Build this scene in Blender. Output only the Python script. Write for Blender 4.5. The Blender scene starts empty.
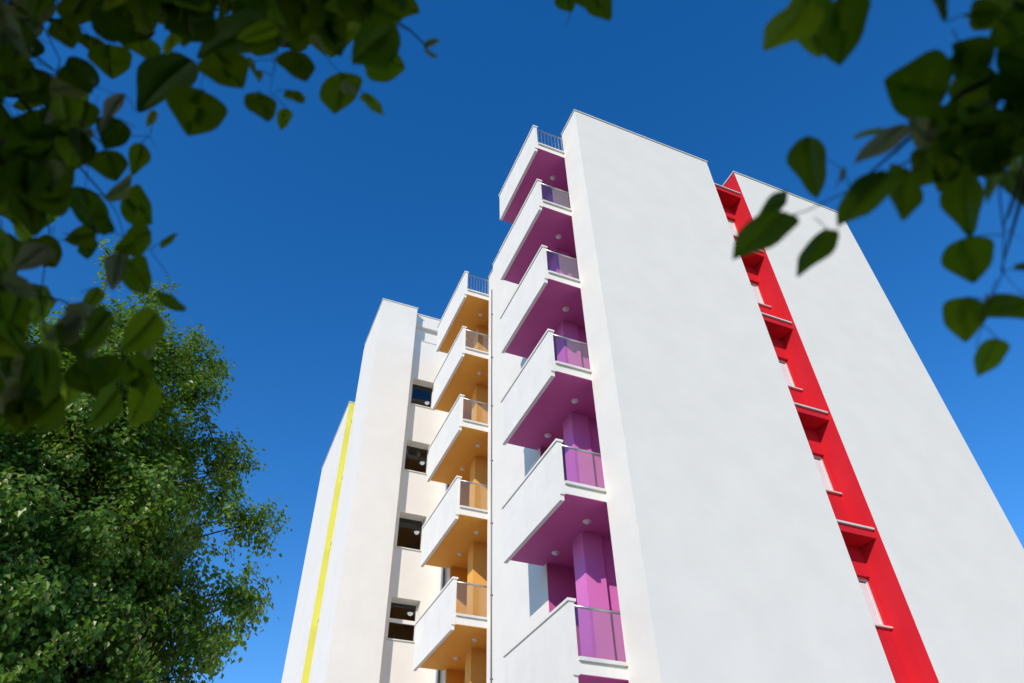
import bpy, math, random
from mathutils import Vector, Matrix, noise
PI = math.pi
scene = bpy.context.scene
C = scene.collection
EYE = 1.6                                     # the photographer's eye above the ground

# ------------------------------------------------------------------ camera
cd = bpy.data.cameras.new('camera')
cam = bpy.data.objects.new('camera', cd); C.objects.link(cam)
R = ((0.9209196, 0.2525664, 0.2968455), (-0.3893285, 0.6316403, 0.6704132), (-0.0181757, -0.7329671, 0.6800212))  # columns: right, down, forward
cam.matrix_world = Matrix(((R[0][0], -R[0][1], -R[0][2], 0), (R[1][0], -R[1][1], -R[1][2], 0),
                           (R[2][0], -R[2][1], -R[2][2], EYE), (0, 0, 0, 1)))
cd.sensor_width = 36; cd.lens = 25.04; cd.clip_start = 0.05; cd.clip_end = 3000
cd.dof.use_dof = True; cd.dof.focus_distance = 17.0; cd.dof.aperture_fstop = 2.3
cd.dof.aperture_blades = 7
scene.camera = cam

# ------------------------------------------------------------------ sky and sun
SUN = Vector((-1.0, -0.90, 0.70)).normalized()
elev = math.asin(SUN.z)
w = bpy.data.worlds.new('World'); scene.world = w; w.use_nodes = True
nt = w.node_tree; nt.nodes.clear()
sky = nt.nodes.new('ShaderNodeTexSky'); sky.sky_type = 'NISHITA'; sky.sun_disc = False
sky.sun_elevation = elev; sky.sun_rotation = math.atan2(SUN.x, SUN.y)
sky.altitude = 0; sky.air_density = 1.0; sky.dust_density = 0.0; sky.ozone_density = 3.0
bg = nt.nodes.new('ShaderNodeBackground'); bg.inputs['Strength'].default_value = 0.12
wo = nt.nodes.new('ShaderNodeOutputWorld')
hs = nt.nodes.new('ShaderNodeHueSaturation'); hs.inputs['Saturation'].default_value = 1.34; hs.inputs['Value'].default_value = 1.66; hs.inputs['Hue'].default_value = 0.508
nt.links.new(sky.outputs[0], hs.inputs['Color']); nt.links.new(hs.outputs[0], bg.inputs[0]); nt.links.new(bg.outputs[0], wo.inputs[0])
sl = bpy.data.lights.new('sun', 'SUN'); sl.energy = 3.85; sl.angle = math.radians(0.5); sl.color = (1.0, 0.90, 0.77)
so = bpy.data.objects.new('sun', sl); C.objects.link(so)
so.rotation_euler = SUN.to_track_quat('Z', 'Y').to_euler(); so.location = (-30, -27, 21)
scene.view_settings.view_transform = 'Standard'; scene.view_settings.look = 'None'
scene.view_settings.exposure = 0.0; scene.view_settings.gamma = 1.0
scene.view_settings.use_curve_mapping = False
scene.render.engine = 'CYCLES'
scene.render.resolution_x = 1024; scene.render.resolution_y = 683
scene.cycles.max_bounces = 8; scene.cycles.transparent_max_bounces = 16

# ------------------------------------------------------------------ materials
def mat(name, col, rough=0.6, metal=0.0, bump=0.0, bscale=40, blotch=0.0, blscale=0.6, streak=0.0, spec=0.5):
    m = bpy.data.materials.new(name); m.use_nodes = True
    n = m.node_tree; b = n.nodes['Principled BSDF']
    b.inputs['Base Color'].default_value = (*col, 1); b.inputs['Roughness'].default_value = rough
    b.inputs['Metallic'].default_value = metal; b.inputs['Specular IOR Level'].default_value = spec
    geo = n.nodes.new('ShaderNodeNewGeometry')
    if blotch or streak:
        t = n.nodes.new('ShaderNodeTexNoise'); t.inputs['Scale'].default_value = blscale; t.inputs['Detail'].default_value = 6
        t.inputs['Roughness'].default_value = 0.6
        n.links.new(geo.outputs['Position'], t.inputs['Vector'])
        mp = n.nodes.new('ShaderNodeMapping'); mp.inputs['Scale'].default_value = (5.0, 5.0, 0.22)
        n.links.new(geo.outputs['Position'], mp.inputs['Vector'])
        t2 = n.nodes.new('ShaderNodeTexNoise'); t2.inputs['Scale'].default_value = 1.0; t2.inputs['Detail'].default_value = 5
        n.links.new(mp.outputs[0], t2.inputs['Vector'])
        r1 = n.nodes.new('ShaderNodeMapRange'); r1.inputs['From Min'].default_value = 0.35; r1.inputs['From Max'].default_value = 0.65
        r1.inputs['To Min'].default_value = 1 - blotch; r1.inputs['To Max'].default_value = 1 + blotch * 0.4
        n.links.new(t.outputs[0], r1.inputs[0])
        r2 = n.nodes.new('ShaderNodeMapRange'); r2.inputs['From Min'].default_value = 0.45; r2.inputs['From Max'].default_value = 0.7
        r2.inputs['To Min'].default_value = 1; r2.inputs['To Max'].default_value = 1 - streak
        n.links.new(t2.outputs[0], r2.inputs[0])
        mu = n.nodes.new('ShaderNodeMath'); mu.operation = 'MULTIPLY'
        n.links.new(r1.outputs[0], mu.inputs[0]); n.links.new(r2.outputs[0], mu.inputs[1])
        vm = n.nodes.new('ShaderNodeVectorMath'); vm.operation = 'SCALE'; vm.inputs[0].default_value = col
        n.links.new(mu.outputs[0], vm.inputs['Scale']); n.links.new(vm.outputs[0], b.inputs['Base Color'])
    if bump:
        t = n.nodes.new('ShaderNodeTexNoise'); t.inputs['Scale'].default_value = bscale; t.inputs['Detail'].default_value = 4
        n.links.new(geo.outputs['Position'], t.inputs['Vector'])
        bp = n.nodes.new('ShaderNodeBump'); bp.inputs['Strength'].default_value = bump; bp.inputs['Distance'].default_value = 0.01
        n.links.new(t.outputs[0], bp.inputs['Height']); n.links.new(bp.outputs[0], b.inputs['Normal'])
    return m
M = {}
M['white'] = mat('white render', (0.80, 0.765, 0.70), 1.0, bump=0.22, bscale=14, blotch=0.032, blscale=1.3, streak=0.0, spec=0.04)
M['white2'] = mat('white painted concrete', (0.80, 0.77, 0.715), 0.9, bump=0.15, bscale=18, blotch=0.05, blscale=1.6, streak=0.025, spec=0.1)
M['cap'] = mat('light grey coping', (0.68, 0.67, 0.63), 0.6, bump=0.1, bscale=30, blotch=0.1, blscale=3, spec=0.4)
M['magenta'] = mat('magenta paint', (0.57, 0.12, 0.345), 0.7, bump=0.15, blotch=0.05, blscale=1.5, spec=0.3)
M['orchid'] = mat('orchid paint', (0.72, 0.19, 0.55), 0.65, bump=0.15, blotch=0.04, blscale=1.5, spec=0.3)
M['orange'] = mat('orange paint', (0.84, 0.41, 0.065), 0.7, bump=0.15, blotch=0.05, blscale=1.5, spec=0.3)
M['amber'] = mat('amber paint', (0.86, 0.44, 0.10), 0.65, bump=0.15, blotch=0.04, blscale=1.5, spec=0.3)
M['red'] = mat('red paint', (0.64, 0.020, 0.034), 0.8, bump=0.3, bscale=24, blotch=0.08, blscale=1.1, streak=0.03, spec=0.1)
M['yellow'] = mat('yellow paint', (0.76, 0.71, 0.13), 0.7, bump=0.2, blotch=0.05, spec=0.3)
M['steel'] = mat('brushed steel', (0.52, 0.52, 0.52), 0.35, 0.9)
M['pipe'] = mat('grey painted metal', (0.17, 0.175, 0.18), 0.45, 0.3)
M['frame'] = mat('dark grey window frame', (0.10, 0.10, 0.10), 0.4)
M['lightframe'] = mat('pale window frame', (0.62, 0.62, 0.6), 0.5)
M['dome'] = mat('opal plastic', (0.78, 0.77, 0.74), 0.3)
M['room'] = mat('interior plaster', (0.42, 0.44, 0.46), 0.9)
M['blind'] = mat('white roller shutter', (0.76, 0.81, 0.82), 0.5, blotch=0.04, blscale=4)
M['bark'] = mat('bark', (0.09, 0.07, 0.05), 0.9, bump=0.8, bscale=18, blotch=0.4, blscale=6)
M['twig'] = mat('twig bark', (0.045, 0.035, 0.025), 0.8)
def glass(name, tint, gloss=1.0):
    m = bpy.data.materials.new(name); m.use_nodes = True; n = m.node_tree; n.nodes.clear()
    o = n.nodes.new('ShaderNodeOutputMaterial'); mx = n.nodes.new('ShaderNodeMixShader')
    tr = n.nodes.new('ShaderNodeBsdfTransparent'); tr.inputs[0].default_value = (*tint, 1)
    gl = n.nodes.new('ShaderNodeBsdfGlossy'); gl.inputs['Roughness'].default_value = 0.02; gl.inputs[0].default_value = (0.9, 0.95, 1, 1)
    fr = n.nodes.new('ShaderNodeFresnel'); fr.inputs[0].default_value = 1.5
    mm = n.nodes.new('ShaderNodeMath'); mm.operation = 'MULTIPLY'; mm.inputs[1].default_value = gloss
    ge = n.nodes.new('ShaderNodeNewGeometry'); io = n.nodes.new('ShaderNodeMath'); io.operation = 'MULTIPLY_ADD'
    io.inputs[1].default_value = -0.8333; io.inputs[2].default_value = 1.5
    n.links.new(ge.outputs['Backfacing'], io.inputs[0]); n.links.new(io.outputs[0], fr.inputs[0])
    n.links.new(fr.outputs[0], mm.inputs[0]); n.links.new(mm.outputs[0], mx.inputs[0])
    n.links.new(tr.outputs[0], mx.inputs[1]); n.links.new(gl.outputs[0], mx.inputs[2]); n.links.new(mx.outputs[0], o.inputs[0])
    return m
M['glass'] = glass('balustrade glass', (0.86, 0.87, 0.88), 1.5)
M['pane'] = glass('window glass', (0.45, 0.48, 0.50), 1.3)
m = bpy.data.materials.new('lamp glow'); m.use_nodes = True
e = m.node_tree.nodes['Principled BSDF']; e.inputs['Base Color'].default_value = (0.9, 0.85, 0.75, 1)
e.inputs['Emission Color'].default_value = (1, 0.96, 0.88, 1); e.inputs['Emission Strength'].default_value = 2.6
M['lamp'] = m
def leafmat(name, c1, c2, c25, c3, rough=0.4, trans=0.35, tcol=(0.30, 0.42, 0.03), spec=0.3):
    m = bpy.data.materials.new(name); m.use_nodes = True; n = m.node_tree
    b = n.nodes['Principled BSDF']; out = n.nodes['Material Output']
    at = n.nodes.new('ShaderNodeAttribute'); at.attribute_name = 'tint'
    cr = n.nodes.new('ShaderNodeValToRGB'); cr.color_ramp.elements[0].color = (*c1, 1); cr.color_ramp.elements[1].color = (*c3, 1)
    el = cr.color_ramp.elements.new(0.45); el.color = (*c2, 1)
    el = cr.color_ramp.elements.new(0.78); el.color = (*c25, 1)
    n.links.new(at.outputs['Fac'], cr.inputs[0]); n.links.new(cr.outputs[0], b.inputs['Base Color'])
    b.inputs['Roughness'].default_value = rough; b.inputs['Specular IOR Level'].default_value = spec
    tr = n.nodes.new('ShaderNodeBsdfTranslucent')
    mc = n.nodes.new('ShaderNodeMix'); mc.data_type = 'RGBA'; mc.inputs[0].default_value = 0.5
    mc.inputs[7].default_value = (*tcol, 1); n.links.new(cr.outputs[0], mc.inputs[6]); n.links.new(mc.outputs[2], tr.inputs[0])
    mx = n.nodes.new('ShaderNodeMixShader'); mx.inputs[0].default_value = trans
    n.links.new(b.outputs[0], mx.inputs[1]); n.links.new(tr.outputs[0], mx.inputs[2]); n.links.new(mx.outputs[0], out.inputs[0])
    return m
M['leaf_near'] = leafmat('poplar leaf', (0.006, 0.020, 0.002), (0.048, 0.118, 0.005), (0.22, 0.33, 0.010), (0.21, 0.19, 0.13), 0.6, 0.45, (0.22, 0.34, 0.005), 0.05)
M['leaf_far'] = leafmat('small green leaf', (0.055, 0.135, 0.010), (0.12, 0.245, 0.020), (0.21, 0.34, 0.040), (0.32, 0.33, 0.12), 0.36, 0.40, (0.32, 0.50, 0.02), 0.42)

# ------------------------------------------------------------------ mesh helpers
class MB:
    """collects faces (in metres relative to the eye; z is lifted by EYE when built)"""
    def __init__(s): s.v = []; s.f = []; s.sm = []
    def box(s, x0, x1, y0, y1, z0, z1):
        i = len(s.v)
        s.v += [(x0,y0,z0),(x1,y0,z0),(x1,y1,z0),(x0,y1,z0),(x0,y0,z1),(x1,y0,z1),(x1,y1,z1),(x0,y1,z1)]
        s.f += [(i,i+3,i+2,i+1),(i+4,i+5,i+6,i+7),(i,i+1,i+5,i+4),(i+1,i+2,i+6,i+5),(i+2,i+3,i+7,i+6),(i+3,i,i+4,i+7)]
        s.sm += [False]*6; return s
    def tube(s, pts, rad, n=8):
        pts = [Vector(p) for p in pts]
        if not isinstance(rad, (list, tuple)): rad = [rad]*len(pts)
        i0 = len(s.v); up = Vector((0.13, 0.31, 0.94))
        for k, p in enumerate(pts):
            d = (pts[min(k+1, len(pts)-1)] - pts[max(k-1, 0)]).normalized()
            a = d.cross(up); a = (a if a.length > 1e-3 else d.cross(Vector((1,0,0)))).normalized(); b = d.cross(a)
            for j in range(n):
                t = 2*PI*j/n; s.v.append(tuple(p + (a*math.cos(t) + b*math.sin(t))*rad[k]))
        for k in range(len(pts)-1):
            for j in range(n):
                a0 = i0+k*n+j; a1 = i0+k*n+(j+1) % n
                s.f.append((a0, a1, a1+n, a0+n)); s.sm.append(True)
        s.f.append(tuple(i0+j for j in range(n))[::-1]); s.sm.append(False)
        s.f.append(tuple(i0+(len(pts)-1)*n+j for j in range(n))); s.sm.append(False)
        return s
    def lathe(s, c, prof, n=20):
        i0 = len(s.v)
        for r, z in prof:
            for j in range(n):
                t = 2*PI*j/n; s.v.append((c[0]+r*math.cos(t), c[1]+r*math.sin(t), c[2]+z))
        for k in range(len(prof)-1):
            for j in range(n):
                a0 = i0+k*n+j; a1 = i0+k*n+(j+1) % n
                s.f.append((a0, a1, a1+n, a0+n)); s.sm.append(True)
        return s
    def build(s, name, m, parent=None, **kw):
        me = bpy.data.meshes.new(name)
        base = Vector((0, 0, 0))
        if parent is not None:
            q = parent
            while q is not None: base += q.location; q = q.parent
        me.from_pydata([(x-base.x, y-base.y, z+EYE-base.z) for x, y, z in s.v], [], s.f)
        me.polygons.foreach_set('use_smooth', s.sm); me.materials.append(m); me.update()
        o = bpy.data.objects.new(name, me); C.objects.link(o); o.parent = parent
        for k, v in kw.items(): o[k] = v
        return o
def thing(name, label, cat, loc, group=None):
    o = bpy.data.objects.new(name, None); C.objects.link(o); o.location = loc
    o['label'] = label; o['category'] = cat
    if group: o['group'] = group
    return o
G = -EYE        # ground level

# ------------------------------------------------------------------ the ground
def sheet(name, m, x0, x1, y0, y1, z, **kw):
    b = MB(); b.v = [(x0,y0,z),(x1,y0,z),(x1,y1,z),(x0,y1,z)]; b.f = [(0,1,2,3)]; b.sm = [False]
    return b.build(name, m, None, **kw)
M['grass'] = mat('grass', (0.07, 0.10, 0.03), 0.95, bump=0.6, bscale=30, blotch=0.4, blscale=0.8)
M['paving'] = mat('pale concrete paving', (0.52, 0.49, 0.45), 0.9, bump=0.3, bscale=25, blotch=0.15, blscale=1.0)
M['kerb'] = mat('kerb concrete', (0.38, 0.37, 0.35), 0.9, bump=0.3)
sheet('ground', M['grass'], -1500, 1500, -1500, 1500, G-0.02, kind='structure')
sheet('pavement', M['paving'], -40, 60, 4.2, 80, G, kind='structure')
kb = MB(); kb.box(-40, 60, 4.05, 4.2, G-0.1, G+0.03); kb.build('kerb', M['kerb'], None, kind='structure')
M['asphalt'] = mat('asphalt', (0.055, 0.055, 0.055), 0.9, bump=0.5, bscale=60, blotch=0.2)
sheet('road', M['asphalt'], -60, 60, -16, -9, G-0.012, kind='structure')

# ------------------------------------------------------------------ the apartment building
TOP = 20.05; H = 2.985
X0 = 6.48; XB = 8.3
bld = thing('apartment_building', 'tall white apartment block with magenta and orange balcony stacks and red and yellow stripes', 'building', (X0, 9.45, 0))
FLOOR = lambda k: [0.7, 3.75, 6.93, 9.97, 12.96, 15.9, 18.8][k+1]          # underside of the slab of level k; the balcony rail of level k tops out at 4.98+H*k

w_ = MB()                              # the front block with its two loggia slots
w_.box(X0, XB, 9.45, 10.356, G, TOP)
w_.box(XB, 11.31, 9.45, 16.2, G, TOP)
w_.box(X0, XB, 13.10, 16.2, G, TOP)
w_.build('wall', M['white'], bld)
w_ = MB()
w_.box(X0+0.09, XB, 16.2, 16.85, G, TOP)
w_.box(XB, 12.0, 16.2, 21.55, G, TOP)
w_.box(X0+0.09, XB, 20.0, 21.55, G, TOP)
w_.build('wall', M['white'], bld)
# right hand block and the slot between
w_ = MB(); w_.box(12.404, 16.97, 9.45, 17, G, TOP+0.03)
w_.build('wall', M['white'], bld)
w_ = MB(); w_.box(12.40, 12.4045, 9.452, 17, G, TOP+0.028)
w_.build('side_wall', M['red'], bld, label='red side wall of the right block facing the slot')
# back wall of the slot with window openings
ys = 10.02
NW = [(5.25 + H*k, 6.28 + H*k) for k in range(-2, 5)]
w_ = MB(); zc = G
for a, b in NW:
    w_.box(11.31, 12.40, ys, 10.6, zc, a); zc = b
    w_.box(11.31, 11.40, ys, 10.6, a, b); w_.box(12.355, 12.40, ys, 10.6, a, b)
w_.box(11.31, 12.40, ys, 10.6, zc, 18.87)
w_.build('recess_wall', M['red'], bld, label='red back wall of the slot')
for a, b in NW:
    fr = MB().box(11.40, 12.355, 10.11, 10.16, a, a+0.04).box(11.40, 12.355, 10.11, 10.16, b-0.07, b).box(11.40, 11.45, 10.11, 10.16, a+0.04, b-0.07).box(12.315, 12.355, 10.11, 10.16, a+0.04, b-0.07)
    win = fr.build('window', M['lightframe'], bld)
    sh = MB(); z = a+0.04; 
    while z < b-0.12:
        sh.box(11.45, 12.315, 10.125, 10.137, z, z+0.05); z += 0.052
    sh.build('roller_shutter', M['blind'], win)
    MB().box(11.38, 12.397, 9.96, 10.11, a-0.035, a-0.002).build('sill', M['cap'], win)
for k in range(-1, 6):
    z = FLOOR(k)
    s = MB().box(11.315, 12.396, 9.56, ys-0.002, z, z+0.17).build('ledge', M['red'], bld)
    MB().box(11.315, 12.392, 9.51, ys-0.002, z+0.172, z+0.215).build('coping', M['cap'], s)

# loggia linings, columns and balconies
def loggia(y0, y1, dx, wallm, colm, word, kmin, ycol, levels):
    xo = X0 + dx
    MB().box(xo+0.012, XB, y1-0.004, y1+0.02, G, 18.84).build('side_wall', wallm, bld, label='%s far side wall of the balconies' % word)
    b = MB().box(XB-0.006, XB+0.02, y0+0.002, y1-0.006, G, 18.84)
    b.box(7.02+dx, XB-0.008, ycol+0.10, ycol+0.30, G, 18.84)
    b.build('back_wall', wallm if word == 'orange' else M['orchid'], bld, label='%s back wall of the balconies' % word)
    MB().box(6.56+dx, 7.0+dx, ycol, ycol+0.45, G, 18.84).build('column', colm, bld, label='%s square column running up through the balconies' % word)
    xo1, xo2 = 5.50+dx*1.3, 5.60+dx*1.3
    for k in range(kmin, 6):
        z = levels[k]
        top = z + 1.225
        s = MB().box(xo2+0.002, XB-0.01, y0, y1-0.008, z+0.004, z+0.19).box(xo2+0.002, xo-0.003, y1-0.008, y1+0.15, z+0.004, z+0.19).build('balcony', M['white2'], bld, label='%s balcony with a white solid side parapet' % word)
        MB().box(xo2+0.004, XB-0.012, y0+0.004, y1-0.01, z-0.006, z+0.003).box(xo2+0.004, xo-0.004, y1-0.01, y1+0.146, z-0.006, z+0.003).build('soffit', wallm, s)
        MB().box(xo1, xo2, y0-0.004, y1+0.06, z-0.02, top-0.075).box(xo1, xo2-0.012, y0+0.03, y1+0.06, z-0.14, z-0.02).build('parapet', M['white2'], s)
        MB().box(xo1-0.03, xo2+0.03, y0-0.03, y1+0.08, top-0.073, top-0.025).build('coping', M['white2'], s)
        MB().box(xo2+0.001, xo+0.05, y0-0.05, y0-0.001, z+0.20, z+0.26).box(xo2+0.001, xo-0.003, y0-0.001, y0+0.06, z+0.192, z+0.25).build('sill', M['cap'], s)
        if k < 5:
            MB().box(xo2+0.012, xo-0.012, y0+0.012, y0+0.024, z+0.255, top-0.155).build('glass_panel', M['glass'], s)
            MB().tube([(xo2+0.0, y0+0.018, top-0.135), (xo-0.002, y0+0.018, top-0.135)], 0.024, 10).build('handrail', M['steel'], s)
        else:
            r = MB().box(xo2, xo-0.002, y0, y0+0.04, top-0.16, top-0.12).box(xo2, xo-0.002, y0, y0+0.04, z+0.27, z+0.30)
            n = 8
            for i in range(n):
                x = xo2+0.04 + (xo-xo2-0.08)*i/(n-1); r.box(x-0.01, x+0.01, y0+0.006, y0+0.034, z+0.30, top-0.16)
            r.build('bar_railing', M['steel'], s, label='steel railing of upright bars')
        for yy in (y0+0.78, y0+2.22):
            b = MB().lathe((xo-0.02, yy, z-0.006), [(0.0,-0.055),(0.035,-0.051),(0.06,-0.036),(0.07,-0.02),(0.072,-0.014),(0.084,-0.014),(0.088,0.0)])
            b.build('ceiling_light', M['dome'], s)
loggia(10.356, 13.10, 0.0, M['magenta'], M['orchid'], 'magenta', 0, 11.55, [3.75, 6.97, 9.99, 12.96, 15.88, 18.77])
loggia(16.85, 20.0, 0.10, M['orange'], M['amber'], 'orange', 0, 18.2, [3.75, 6.92, 9.96, 12.96, 15.97, 18.83])

# down pipes
p = MB().tube([(X0-0.03, 16.24, G), (X0-0.03, 16.24, 18.75)], 0.02, 8)
for z in range(0, 9): p.box(X0-0.055, X0+0.09, 16.22, 16.26, 1.5+2*z, 1.53+2*z)
p.build('drainpipe', M['pipe'], bld)
p = MB().tube([(X0+0.03, 20.42, G), (X0+0.03, 20.42, 19.6)], 0.04, 10)
p.build('drainpipe', M['pipe'], bld)

# stair tower: window wall, left hand block
YW = 21.55; TT = 21.9; D = 0.35
heads = [9.42-3*H, 9.42-2*H, 9.42-H] + [9.42 + 2.985*k for k in range(4)]
sw = MB(); zc = G
for h in heads:
    b0 = h-1.29
    sw.box(4.99, 6.57, YW, YW+D, zc, b0)
    sw.box(4.99, 5.19, YW, YW+D, b0, h); sw.box(6.14, 6.57, YW, YW+D, b0, h); zc = h
sw.box(4.99, 6.57, YW, YW+D, zc, 20.44)
sw.box(4.99, 6.57, YW+0.15, YW+0.6, 20.44, TT-0.02)          # back of the open band under the roof beam
sw.box(4.99, 6.57, YW-0.02, YW+0.147, 21.25, TT)              # roof beam
sw.box(6.57, 12.0, YW+0.004, YW+D, G, TT)
sw.box(3.5, 12.0, 24.3, 24.55, G, TT)
sw.box(11.8, 12.0, YW+D, 24.3, G, TT)
sw.box(6.9, 7.1, YW+D, 24.3, G, TT)
sw.box(4.99, 6.9, YW+0.6, 24.3, 20.6, TT-0.1)
sw.build('stair_wall', M['white'], bld, label='white stair tower wall with a column of dark windows')
MB().box(4.99, 6.57, YW-0.02, YW+0.147, 20.442, 20.475).build('coping', M['cap'], bld)
lb = MB().box(3.48, 4.99, 21.2, 24.3, G, TT); lb.build('wall', M['white'], bld)
rm = MB()
for i, h in enumerate(heads): rm.box(5.0, 6.89, YW+D+0.002, 24.29, h+0.25, h+0.40)
rm.box(4.992, 5.0, YW+D+0.002, 24.29, G, 20.4); rm.box(6.89, 6.898, YW+D+0.002, 24.29, G, 20.4); rm.box(5.0, 6.89, 24.28, 24.298, G, 20.4)
rm.build('stair_interior', M['room'], bld)
for i, h in enumerate(heads):
    b0 = h-1.29; yg = YW+D-0.05
    two = (i == 3)
    f = MB().box(5.19, 6.14, yg, yg+0.045, b0, b0+0.045).box(5.19, 6.14, yg, yg+0.045, h-0.05, h).box(5.19, 5.24, yg, yg+0.045, b0+0.045, h-0.05).box(6.09, 6.14, yg, yg+0.045, b0+0.045, h-0.05)
    win = f.build('window', M['cap'], bld)
    if two: MB().box(5.24, 6.09, yg-0.03, yg+0.05, h-0.68, h-0.56).build('transom', M['white2'], win, label='pale transom bar across the window')
    MB().box(5.24, 6.09, yg+0.015, yg+0.022, b0+0.045, h-0.05).build('pane', M['pane'], win)
    MB().box(5.16, 6.17, YW-0.04, yg, b0-0.04, b0-0.003).build('sill', M['cap'], win)
    MB().lathe((6.3*(h+0.25)/12.8*1.0 if False else 6.28, 23.2, h+0.25), [(0,-0.08),(0.06,-0.07),(0.085,-0.04),(0.095,-0.0)]).build('ceiling_lamp', M['lamp'], win)

# far left block with the yellow stripe
MB().box(3.5, 11, 26.25, 32.2, G, TOP+0.02).build('wall', M['white'], bld)
MB().box(3.502, 6.0, 26.243, 26.2485, G, TOP+0.01).build('stripe_wall', M['yellow'], bld, label='yellow end wall facing the gap')
MB().box(4.3, 11, 24.552, 26.241, G, TOP-0.5).build('recess_wall', M['yellow'], bld)
for k in range(0, 6):
    z = FLOOR(k)
    s = MB().box(3.72, 4.298, 24.56, 26.238, z+0.02, z+0.17).build('ledge', M['yellow'], bld)
    MB().box(3.69, 4.298, 24.56, 26.238, z+0.172, z+0.215).build('coping', M['cap'], s)

# roof copings
def rim(x0, x1, y0, y1, z, sides):
    b = MB(); o = 0.03; t = 0.045; wdt = 0.35
    if 'f' in sides: b.box(x0-o if 'l' in sides else x0, x1+o, y0-o, y0+wdt, z, z+t)
    if 'l' in sides: b.box(x0-o, x0+wdt, y0+wdt if 'f' in sides else y0, y1, z, z+t)
    if 'r' in sides: b.box(x1-wdt, x1+o, y0+wdt, y1, z, z+t)
    b.build('roof_coping', M['cap'], bld)
rim(X0, 11.31, 9.45, 10.356, TOP+0.002, 'fl')
rim(X0, 11.2, 13.22, 16.2, TOP+0.002, 'l')
rim(X0+0.09, 11.2, 16.2, 16.85, TOP+0.002, 'l')
rim(12.404, 16.97, 9.45, 17, TOP+0.034, 'flr')
rim(3.48, 4.99, 21.2, 24.3, TT+0.002, 'fl')
rim(4.99, 6.6, YW-0.02, 24.3, TT+0.006, 'f')
rim(3.5, 6.5, 26.25, 32.2, TOP+0.022, 'fl')

# ------------------------------------------------------------------ leaves
rnd = random.Random(7)
OUT = [(0, 0), (0.10, 0.20), (0.22, 0.36), (0.40, 0.475), (0.56, 0.44), (0.72, 0.31), (0.86, 0.14), (1.0, 0.0)]   # half outline of a poplar leaf (along, across)
OUTH = [(a, 0.5*math.sin(PI*a**0.62)**0.8 if 0 < a < 1 else 0) for a in (0, .03, .09, .18, .28, .4, .52, .63, .73, .82, .9, .96, 1)]
class Leaves:
    def __init__(s): s.v = []; s.f = []; s.t = []
    def big(s, base, axis, side, L, W, tint, fold=0.15, droop=0.15, wav=0.03, OUT=OUT):
        """broad leaf with a folded midrib, drooping tip and wavy rim"""
        n = axis.cross(side).normalized(); i0 = len(s.v); ph = rnd.random()*6
        mid = []
        for a, h in OUT:
            c = base + axis*(a*L) - n*(droop*L*a*a)
            mid.append(len(s.v)); s.v.append(tuple(c))
        rows = {}
        for sg in (-1, 1):
            for q in (0.5, 1.0):
                r = []
                for k, (a, h) in enumerate(OUT):
                    ww = h*W*q*(1 + 0.07*math.sin(9*a+ph+sg*1.3))
                    c = base + axis*(a*L) - n*(droop*L*a*a) + side*(sg*ww) + n*(fold*ww + wav*L*math.sin(11*a+ph+sg)*q)
                    r.append(len(s.v)); s.v.append(tuple(c))
                rows[(sg, q)] = r
            for k in range(len(OUT)-1):
                A = mid; B = rows[(sg, 0.5)]; D_ = rows[(sg, 1.0)]
                s.f.append((A[k], A[k+1], B[k+1], B[k])); s.f.append((B[k], B[k+1], D_[k+1], D_[k]))
        s.t += [tint]*(len(s.v)-i0)
    def small(s, c, axis, side, L, W, tint):
        n = axis.cross(side); i = len(s.v)
        s.v += [tuple(c), tuple(c+axis*L*0.35+side*W*0.5+n*W*0.12), tuple(c+axis*L-n*L*0.12), tuple(c+axis*L*0.35-side*W*0.5+n*W*0.12)]
        s.f += [(i, i+1, i+2), (i, i+2, i+3)]; s.t += [tint]*4
    def build(s, name, m, parent, smooth=False, **kw):
        b = MB(); b.v = s.v; b.f = s.f; b.sm = [smooth]*len(s.f)
        o = b.build(name, m, parent, **kw)
        a = o.data.attributes.new('tint', 'FLOAT', 'POINT'); a.data.foreach_set('value', s.t)
        return o
def rv():
    while True:
        v = Vector((rnd.uniform(-1,1), rnd.uniform(-1,1), rnd.uniform(-1,1)))
        if 0.05 < v.length < 1: return v.normalized()

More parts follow.
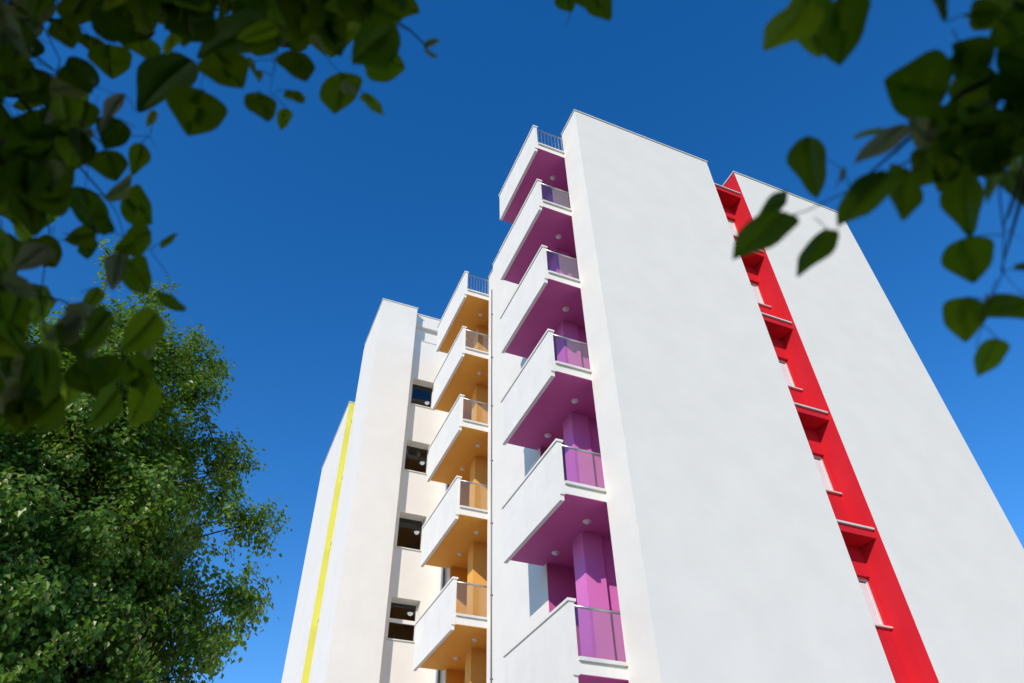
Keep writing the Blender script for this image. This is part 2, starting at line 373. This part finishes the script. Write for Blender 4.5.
# ------------------------------------------------------------------ the leafy tree on the left, beyond the path
def far_tree():
    base = Vector((-2.3, 9.6, 0)); t = thing('broadleaf_tree', 'full green sunlit tree standing at the left, below the dark overhanging leaves', 'tree', base)
    zc = 3.4
    tr = MB(); pts = []
    for i in range(9):
        f = i/8; pts.append((base.x+0.15*math.sin(3*f), base.y+0.1*math.sin(5*f), G+8.0*f))
    tr.tube(pts, [0.22*(1-0.85*i/8)+0.015 for i in range(9)], 12)
    tk = tr.build('trunk', M['bark'], t)
    lv = Leaves(); limbs = MB()
    cen = []
    def inside(p): 
        q = Vector(((p.x-base.x)/2.95, (p.y-base.y)/2.8, (p.z-zc)/4.3)); return q.length
    N = 540
    for i in range(N):
        d = rv(); rr = rnd.uniform(0.35, 1.0)**0.6
        wob = 1 + 0.22*noise.noise(d*2.3+Vector((3,1,7)))
        c = Vector((base.x+2.4*d.x*rr*wob, base.y+2.5*d.y*rr*wob, zc+4.0*d.z*rr*wob))
        if c.z < G+2.0: continue
        cen.append((c, rnd.uniform(0.30, 0.56)))
    for i in range(150):                       # unseen leaf mass off to the left, added to shade the lower crown
        d = rv(); rr = rnd.uniform(0.2, 1.0)**0.5
        cen.append((Vector((-5.4+1.9*d.x*rr, 6.9+1.9*d.y*rr, 3.6+2.5*d.z*rr)), rnd.uniform(0.35, 0.55)))
    for bx, by, bz in EXTRA: cen.append((Vector((bx, by, bz)), 0.38))
    for c, r in cen:
        hz = max(G+1.8, min(c.z-1.0, G+7.6)); s0 = Vector((base.x, base.y, hz)); md = s0.lerp(c, 0.5)+rv()*0.15
        limbs.tube([s0, md, c], [0.03, 0.018, 0.006], 5)
        nb = 9
        for _ in range(nb):
            e_ = c+rv()*r; limbs.tube([c, e_], [0.008, 0.003], 4)
            for _ in range(int(62*r/0.45)):
                u = rnd.random()**0.6; pos = c.lerp(e_, u) + rv()*rnd.uniform(0.02, 0.20)
                nn = ((pos-Vector((base.x, base.y, zc-0.5))).normalized()*0.7+(pos-c).normalized()*0.5+Vector((0,0,0.35))+rv()*0.75).normalized()
                ax = (Vector((0,0,-1))*0.9+rv()*0.8); ax = (ax-nn*ax.dot(nn)).normalized(); sd = nn.cross(ax).normalized()
                L = rnd.uniform(0.045, 0.085); tn = min(1, max(0, rnd.gauss(0.48, 0.28)))
                lv.small(pos, ax, sd, L, L*rnd.uniform(0.65,0.9), tn)
    limbs.build('branch', M['bark'], t)
    lv.build('crown', M['leaf_far'], t)
EXTRA = []
for (ax, ay, dist) in [(282,522,9.0),(272,516,9.0),(276,598,8.8),(262,590,8.9),(245,500,9.2),(232,360,9.6),(225,378,9.5),(248,640,8.8),(180,292,9.8),(240,440,9.3),(215,350,9.6),(205,370,9.6),(140,262,10.0),(256,470,9.2)]:
    ax -= 27; v = ((ax-512)/712.25, (ay-341.5)/712.25, 1.0)
    d = Vector([R[i][0]*v[0]+R[i][1]*v[1]+R[i][2]*v[2] for i in range(3)]); d /= math.hypot(d.x, d.y)
    EXTRA.append(tuple(d*dist))
far_tree()

# ------------------------------------------------------------------ trees whose boughs hang over the viewer
cr_, cdn, cf = Vector((R[0][0],R[1][0],R[2][0])), Vector((R[0][1],R[1][1],R[2][1])), Vector((R[0][2],R[1][2],R[2][2]))
def at(px, py, dist):
    return (cr_*((px-512)/712.25) + cdn*((py-341.5)/712.25) + cf)*dist
def hang(lv, pet, L_, dist, twigs):
    bx, by, tx, ty, wd, tn = L_
    dd = dist*rnd.uniform(0.93, 1.07)
    b = at(bx, by, dd); e_ = at(tx, ty, dd*rnd.uniform(0.985, 1.015)); ax = e_-b; L = ax.length; ax.normalize()
    toeye = -b.normalized(); sd = ax.cross(toeye).normalized()
    W = wd/712.25*dd; full = L*0.95
    tilt = math.acos(max(0.25, min(1, W/full)))*rnd.choice((-1, 1)) if W < full else 0
    Wr = max(W, W/max(0.25, math.cos(tilt)))
    sd = (Matrix.Rotation(tilt, 3, ax) @ sd)
    lv.big(b, ax, sd, L, Wr*1.05, tn, fold=rnd.uniform(-0.08, 0.16), droop=rnd.uniform(0.0, 0.15), wav=0.018, OUT=OUTH)
    # petiole towards the nearest twig
    q = min(twigs, key=lambda p: (p-b).length) if twigs else b-ax*0.03
    v = q-b; l = min(v.length, 0.05)
    if v.length > 1e-4:
        pet.tube([b, b+v.normalized()*l*0.6+Vector((0,0,0.004)), b+v.normalized()*l], 0.0009, 5)
def dense(poly, step=0.03):
    out = []
    for a, b in zip(poly[:-1], poly[1:]):
        n = max(1, int((b-a).length/step)); out += [a.lerp(b, i/n) for i in range(n)]
    return out+[poly[-1]]

def over_tree(base, label, hub, twig_px, leaf_px, fill, dist, seed, shade_c, shade_r, nshade):
    global rnd
    rnd = random.Random(seed)
    t = thing('overhanging_tree', label, 'tree', (base[0], base[1], 0))
    B = Vector((base[0], base[1], G))
    tr = MB(); top = B+Vector((0.1, 0.1, 5.6))
    tr.tube([B, B+Vector((0.03,0,1.2)), B+Vector((0,0.05,2.6)), B+Vector((0.08,0.08,4.0)), top], [0.17, 0.13, 0.11, 0.08, 0.03], 14)
    tr.build('trunk', M['bark'], t)
    br = MB(); tw = []
    H0 = Vector(hub); st = B+Vector((0.03, 0.04, 2.7))
    br.tube([st, st.lerp(H0, 0.5)+Vector((0,0,0.25)), H0], [0.05, 0.03, 0.012], 8)
    lv = Leaves(); pet = br
    for poly, r in twig_px:
        P = [at(x, y, d) for x, y, d in poly]
        br.tube([H0, H0.lerp(P[0], 0.5)+Vector((0, 0, 0.05)), P[0]], [0.008, 0.005, r*1.3], 6)
        br.tube(P, [r*(1-0.6*i/(len(P)-1)) for i in range(len(P))], 6); tw += dense(P)
    for L_ in leaf_px: hang(lv, pet, L_, dist, tw)
    for L_, dd in fill: hang(lv, pet, L_, dd, tw)
    # unseen rest of the crown, massed toward the sun to shade the hanging leaves
    sc = Vector(shade_c); n = 0
    for _ in range(nshade):
        c = sc + Vector((rnd.gauss(0, 1)*shade_r[0], rnd.gauss(0, 1)*shade_r[1], rnd.gauss(0, 1)*shade_r[2]))
        if c.normalized().dot(cf) > 0.60 or c.z < 0.5: continue
        if rnd.random() < 0.012: br.tube([B+Vector((0.08,0.08,min(4.6, max(2.7, c.z+0.8)))), c.lerp(B+Vector((0,0,4)), 0.4)+rv()*0.1, c], [0.02, 0.012, 0.003], 5)
        ax = (Vector((0,0,-0.8))+rv()).normalized(); sd = ax.cross(rv()).normalized(); L = rnd.uniform(0.07, 0.11)
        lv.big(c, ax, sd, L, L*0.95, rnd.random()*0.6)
    br.build('branch', M['twig'], t)
    lv.build('crown', M['leaf_near'], t, smooth=True)

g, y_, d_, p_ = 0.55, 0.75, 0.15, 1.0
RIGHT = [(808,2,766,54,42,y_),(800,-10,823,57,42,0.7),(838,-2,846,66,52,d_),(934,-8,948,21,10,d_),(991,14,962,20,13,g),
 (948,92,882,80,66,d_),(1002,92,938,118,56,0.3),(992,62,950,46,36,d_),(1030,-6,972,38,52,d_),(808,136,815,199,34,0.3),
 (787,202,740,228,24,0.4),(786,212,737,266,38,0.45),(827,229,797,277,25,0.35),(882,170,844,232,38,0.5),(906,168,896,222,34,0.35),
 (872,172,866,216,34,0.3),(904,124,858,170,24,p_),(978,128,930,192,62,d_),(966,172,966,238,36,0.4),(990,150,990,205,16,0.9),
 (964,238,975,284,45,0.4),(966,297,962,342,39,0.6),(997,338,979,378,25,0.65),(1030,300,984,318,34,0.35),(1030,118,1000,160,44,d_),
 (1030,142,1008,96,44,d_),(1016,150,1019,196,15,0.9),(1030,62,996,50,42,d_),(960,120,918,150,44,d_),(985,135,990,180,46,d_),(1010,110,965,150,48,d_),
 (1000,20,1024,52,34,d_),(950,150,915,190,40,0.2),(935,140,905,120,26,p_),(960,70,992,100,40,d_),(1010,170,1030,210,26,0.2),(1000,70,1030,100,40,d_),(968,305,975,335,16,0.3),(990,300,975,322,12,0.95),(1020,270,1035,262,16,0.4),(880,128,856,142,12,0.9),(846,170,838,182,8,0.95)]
fq = random.Random(5)
for _ in range(22):
    x, y = fq.uniform(925, 1050), fq.uniform(-20, 200)
    if x < 960 and (y < 95 or y > 165): continue
    if math.hypot(x-1003, y-62) < 26: continue
    an = fq.gauss(PI/2, 0.9); ln = fq.uniform(28, 44)
    RIGHT.append((x, y, x+ln*math.cos(an), y+ln*math.sin(an), ln*fq.uniform(0.4, 0.95), fq.choice((0.05, 0.15, 0.3, 0.5, 0.75, 0.95))))
RT = [([(1060,60,1.05),(1024,84,1.07),(990,102,1.08),(930,150,1.1),(876,178,1.1),(850,190,1.1),(806,211,1.1),(775,220,1.1)], 0.0022),
      ([(995,100,1.08),(1000,150,1.08),(1000,200,1.08),(1004,235,1.07),(1003,272,1.06),(990,302,1.06),(975,348,1.06)], 0.0016),
      ([(1040,150,1.0),(1024,180,1.0),(1008,218,1.0)], 0.0022),([(850,190,1.1),(840,225,1.1),(834,242,1.1)], 0.0007),
      ([(850,190,1.1),(845,170,1.1),(820,155,1.1),(808,137,1.1)], 0.0008),([(1003,228,1.07),(1024,240,1.05)], 0.0007),
      ([(1001,270,1.07),(1018,290,1.05)], 0.0008),([(1000,-30,1.0),(900,-20,1.0),(838,-6,1.0),(805,-6,1.0)], 0.002),
      ([(940,-15,1.0),(945,15,1.0),(949,22,1.0)], 0.0008)]
over_tree((2.3, -1.6), 'dark shaded poplar boughs hanging into the top right corner of the view', tuple(at(1120, 20, 1.0)), RT, RIGHT, [], 1.08, 3,
          (-0.2, -0.75, 1.7), (0.75, 0.6, 0.55), 6000)

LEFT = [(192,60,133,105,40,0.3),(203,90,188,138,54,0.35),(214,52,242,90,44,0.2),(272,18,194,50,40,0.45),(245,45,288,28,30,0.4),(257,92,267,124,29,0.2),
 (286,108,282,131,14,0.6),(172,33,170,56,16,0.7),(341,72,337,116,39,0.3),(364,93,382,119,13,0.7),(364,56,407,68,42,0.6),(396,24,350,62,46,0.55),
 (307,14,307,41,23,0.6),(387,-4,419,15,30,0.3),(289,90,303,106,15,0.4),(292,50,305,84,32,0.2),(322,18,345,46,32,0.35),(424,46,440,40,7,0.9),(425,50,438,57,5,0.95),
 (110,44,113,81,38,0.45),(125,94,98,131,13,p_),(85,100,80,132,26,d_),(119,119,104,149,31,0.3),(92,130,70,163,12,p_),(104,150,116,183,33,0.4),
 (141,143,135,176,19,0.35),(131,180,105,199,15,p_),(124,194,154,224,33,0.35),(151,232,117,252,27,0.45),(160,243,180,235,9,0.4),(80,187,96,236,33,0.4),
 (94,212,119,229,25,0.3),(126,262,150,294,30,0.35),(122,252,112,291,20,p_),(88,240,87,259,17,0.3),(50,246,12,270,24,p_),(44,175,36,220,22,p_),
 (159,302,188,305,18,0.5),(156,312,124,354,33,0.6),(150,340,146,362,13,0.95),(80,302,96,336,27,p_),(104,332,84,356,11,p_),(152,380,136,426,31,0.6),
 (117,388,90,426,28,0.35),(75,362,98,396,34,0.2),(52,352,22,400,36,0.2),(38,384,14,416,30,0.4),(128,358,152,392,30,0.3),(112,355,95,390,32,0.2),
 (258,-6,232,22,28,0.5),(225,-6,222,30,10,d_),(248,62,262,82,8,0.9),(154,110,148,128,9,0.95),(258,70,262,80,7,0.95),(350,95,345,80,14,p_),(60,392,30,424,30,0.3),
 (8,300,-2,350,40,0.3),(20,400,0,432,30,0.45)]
def inpoly(x, y, P):
    r = False
    for (x1, y1), (x2, y2) in zip(P, P[1:]+P[:1]):
        if (y1 > y) != (y2 > y) and x < (x2-x1)*(y-y1)/(y2-y1)+x1: r = not r
    return r
PA = [(-40,-40),(410,-40),(392,8),(372,34),(320,44),(280,36),(230,40),(190,44),(140,52),(110,50),(78,64),(80,100),(70,120),(85,160),(64,190),(88,235),(96,290),(108,350),(90,395),(40,425),(-40,430)]
HOLES = [(38,32,8),(62,60,15),(95,24,9),(115,43,6),(12,112,12),(54,92,7),(225,25,18),(40,66,6),(205,25,5),(160,30,10),(100,135,10),(28,62,4),(8,6,8),(60,3,10),(4,226,7),(90,170,9),(245,8,8),(60,240,4),(50,320,7),(30,335,6)]
fr_ = random.Random(11); FILL = []
while len(FILL) < 680:
    x, y = fr_.uniform(-40, 400), fr_.uniform(-40, 430)
    if not inpoly(x, y, PA): continue
    if any(math.hypot(x-a, y-b) < r+9 for a, b, r in HOLES): continue
    dens = 1.0 if (x < 85 or y < 35) else 0.5
    if y > 200: dens = 0.4 if x < 50 else 0.12
    if fr_.random() > dens: continue
    ang = fr_.gauss(PI/2, 0.9); dd = fr_.uniform(1.25, 2.1); ln = fr_.uniform(30, 46)*1.45/dd
    FILL.append(((x-math.cos(ang)*ln/2, y-math.sin(ang)*ln/2, x+math.cos(ang)*ln/2, y+math.sin(ang)*ln/2, ln*fr_.uniform(0.35, 0.95), fr_.choice((0.0,0.1,0.2,0.3,0.45,0.6,0.8,1.0))), dd))
LT = [([(-60,120,1.5),(0,150,1.5),(60,185,1.5),(105,196,1.5)], 0.003),([(60,75,1.5),(90,85,1.5),(125,97,1.5)], 0.0012),([(60,185,1.5),(100,225,1.5),(150,250,1.5),(168,275,1.5),(172,298,1.5)], 0.0012),
      ([(100,142,1.5),(120,136,1.5),(150,136,1.5),(158,150,1.5)], 0.0012),([(-60,20,1.6),(40,20,1.6),(120,20,1.6),(200,12,1.5),(290,0,1.5),(370,5,1.5),(410,30,1.5),(428,48,1.5)], 0.004),
      ([(290,0,1.5),(320,50,1.5),(342,75,1.5)], 0.0014),([(200,12,1.5),(210,50,1.5),(200,88,1.5)], 0.0014),([(-60,280,1.5),(0,290,1.5),(60,300,1.5),(130,330,1.5),(150,370,1.5)], 0.003),
      ([(290,0,1.5),(275,60,1.5),(270,92,1.5)], 0.0012),([(20,150,1.5),(50,230,1.5),(40,300,1.5),(50,360,1.5)], 0.002),([(268,35,1.5),(273,60,1.5),(276,72,1.5)], 0.0012),
      ([(-30,60,1.7),(20,70,1.7),(60,75,1.6)], 0.002),([(60,185,1.5),(75,150,1.5),(92,128,1.5),(98,95,1.5)], 0.0012),([(0,215,1.5),(60,185,1.5)], 0.0016),([(40,20,1.6),(60,60,1.6),(50,100,1.6),(60,140,1.6)], 0.0016),([(120,20,1.6),(112,50,1.6)], 0.0012),([(105,196,1.5),(118,215,1.5),(125,240,1.5),(124,262,1.5)], 0.0012),([(105,196,1.5),(128,196,1.5)], 0.001),([(500,-40,1.6),(570,-12,1.5),(600,-12,1.5)], 0.002),([(568,-5,1.5),(570,14,1.5),(566,28,1.5)], 0.001),([(90,150,1.5),(85,190,1.5),(92,215,1.5)], 0.001)]
LEFT += [(592,-12,608,23,28,0.3),(562,-10,572,12,24,0.5),(580,-12,588,9,20,0.2)]
over_tree((-2.6, -0.9), 'dark shaded poplar boughs hanging across the top left corner of the view', tuple(at(-160, -60, 1.5)), LT, LEFT, FILL, 1.45, 5,
          (-1.75, -0.35, 2.1), (0.8, 0.7, 0.65), 8000)
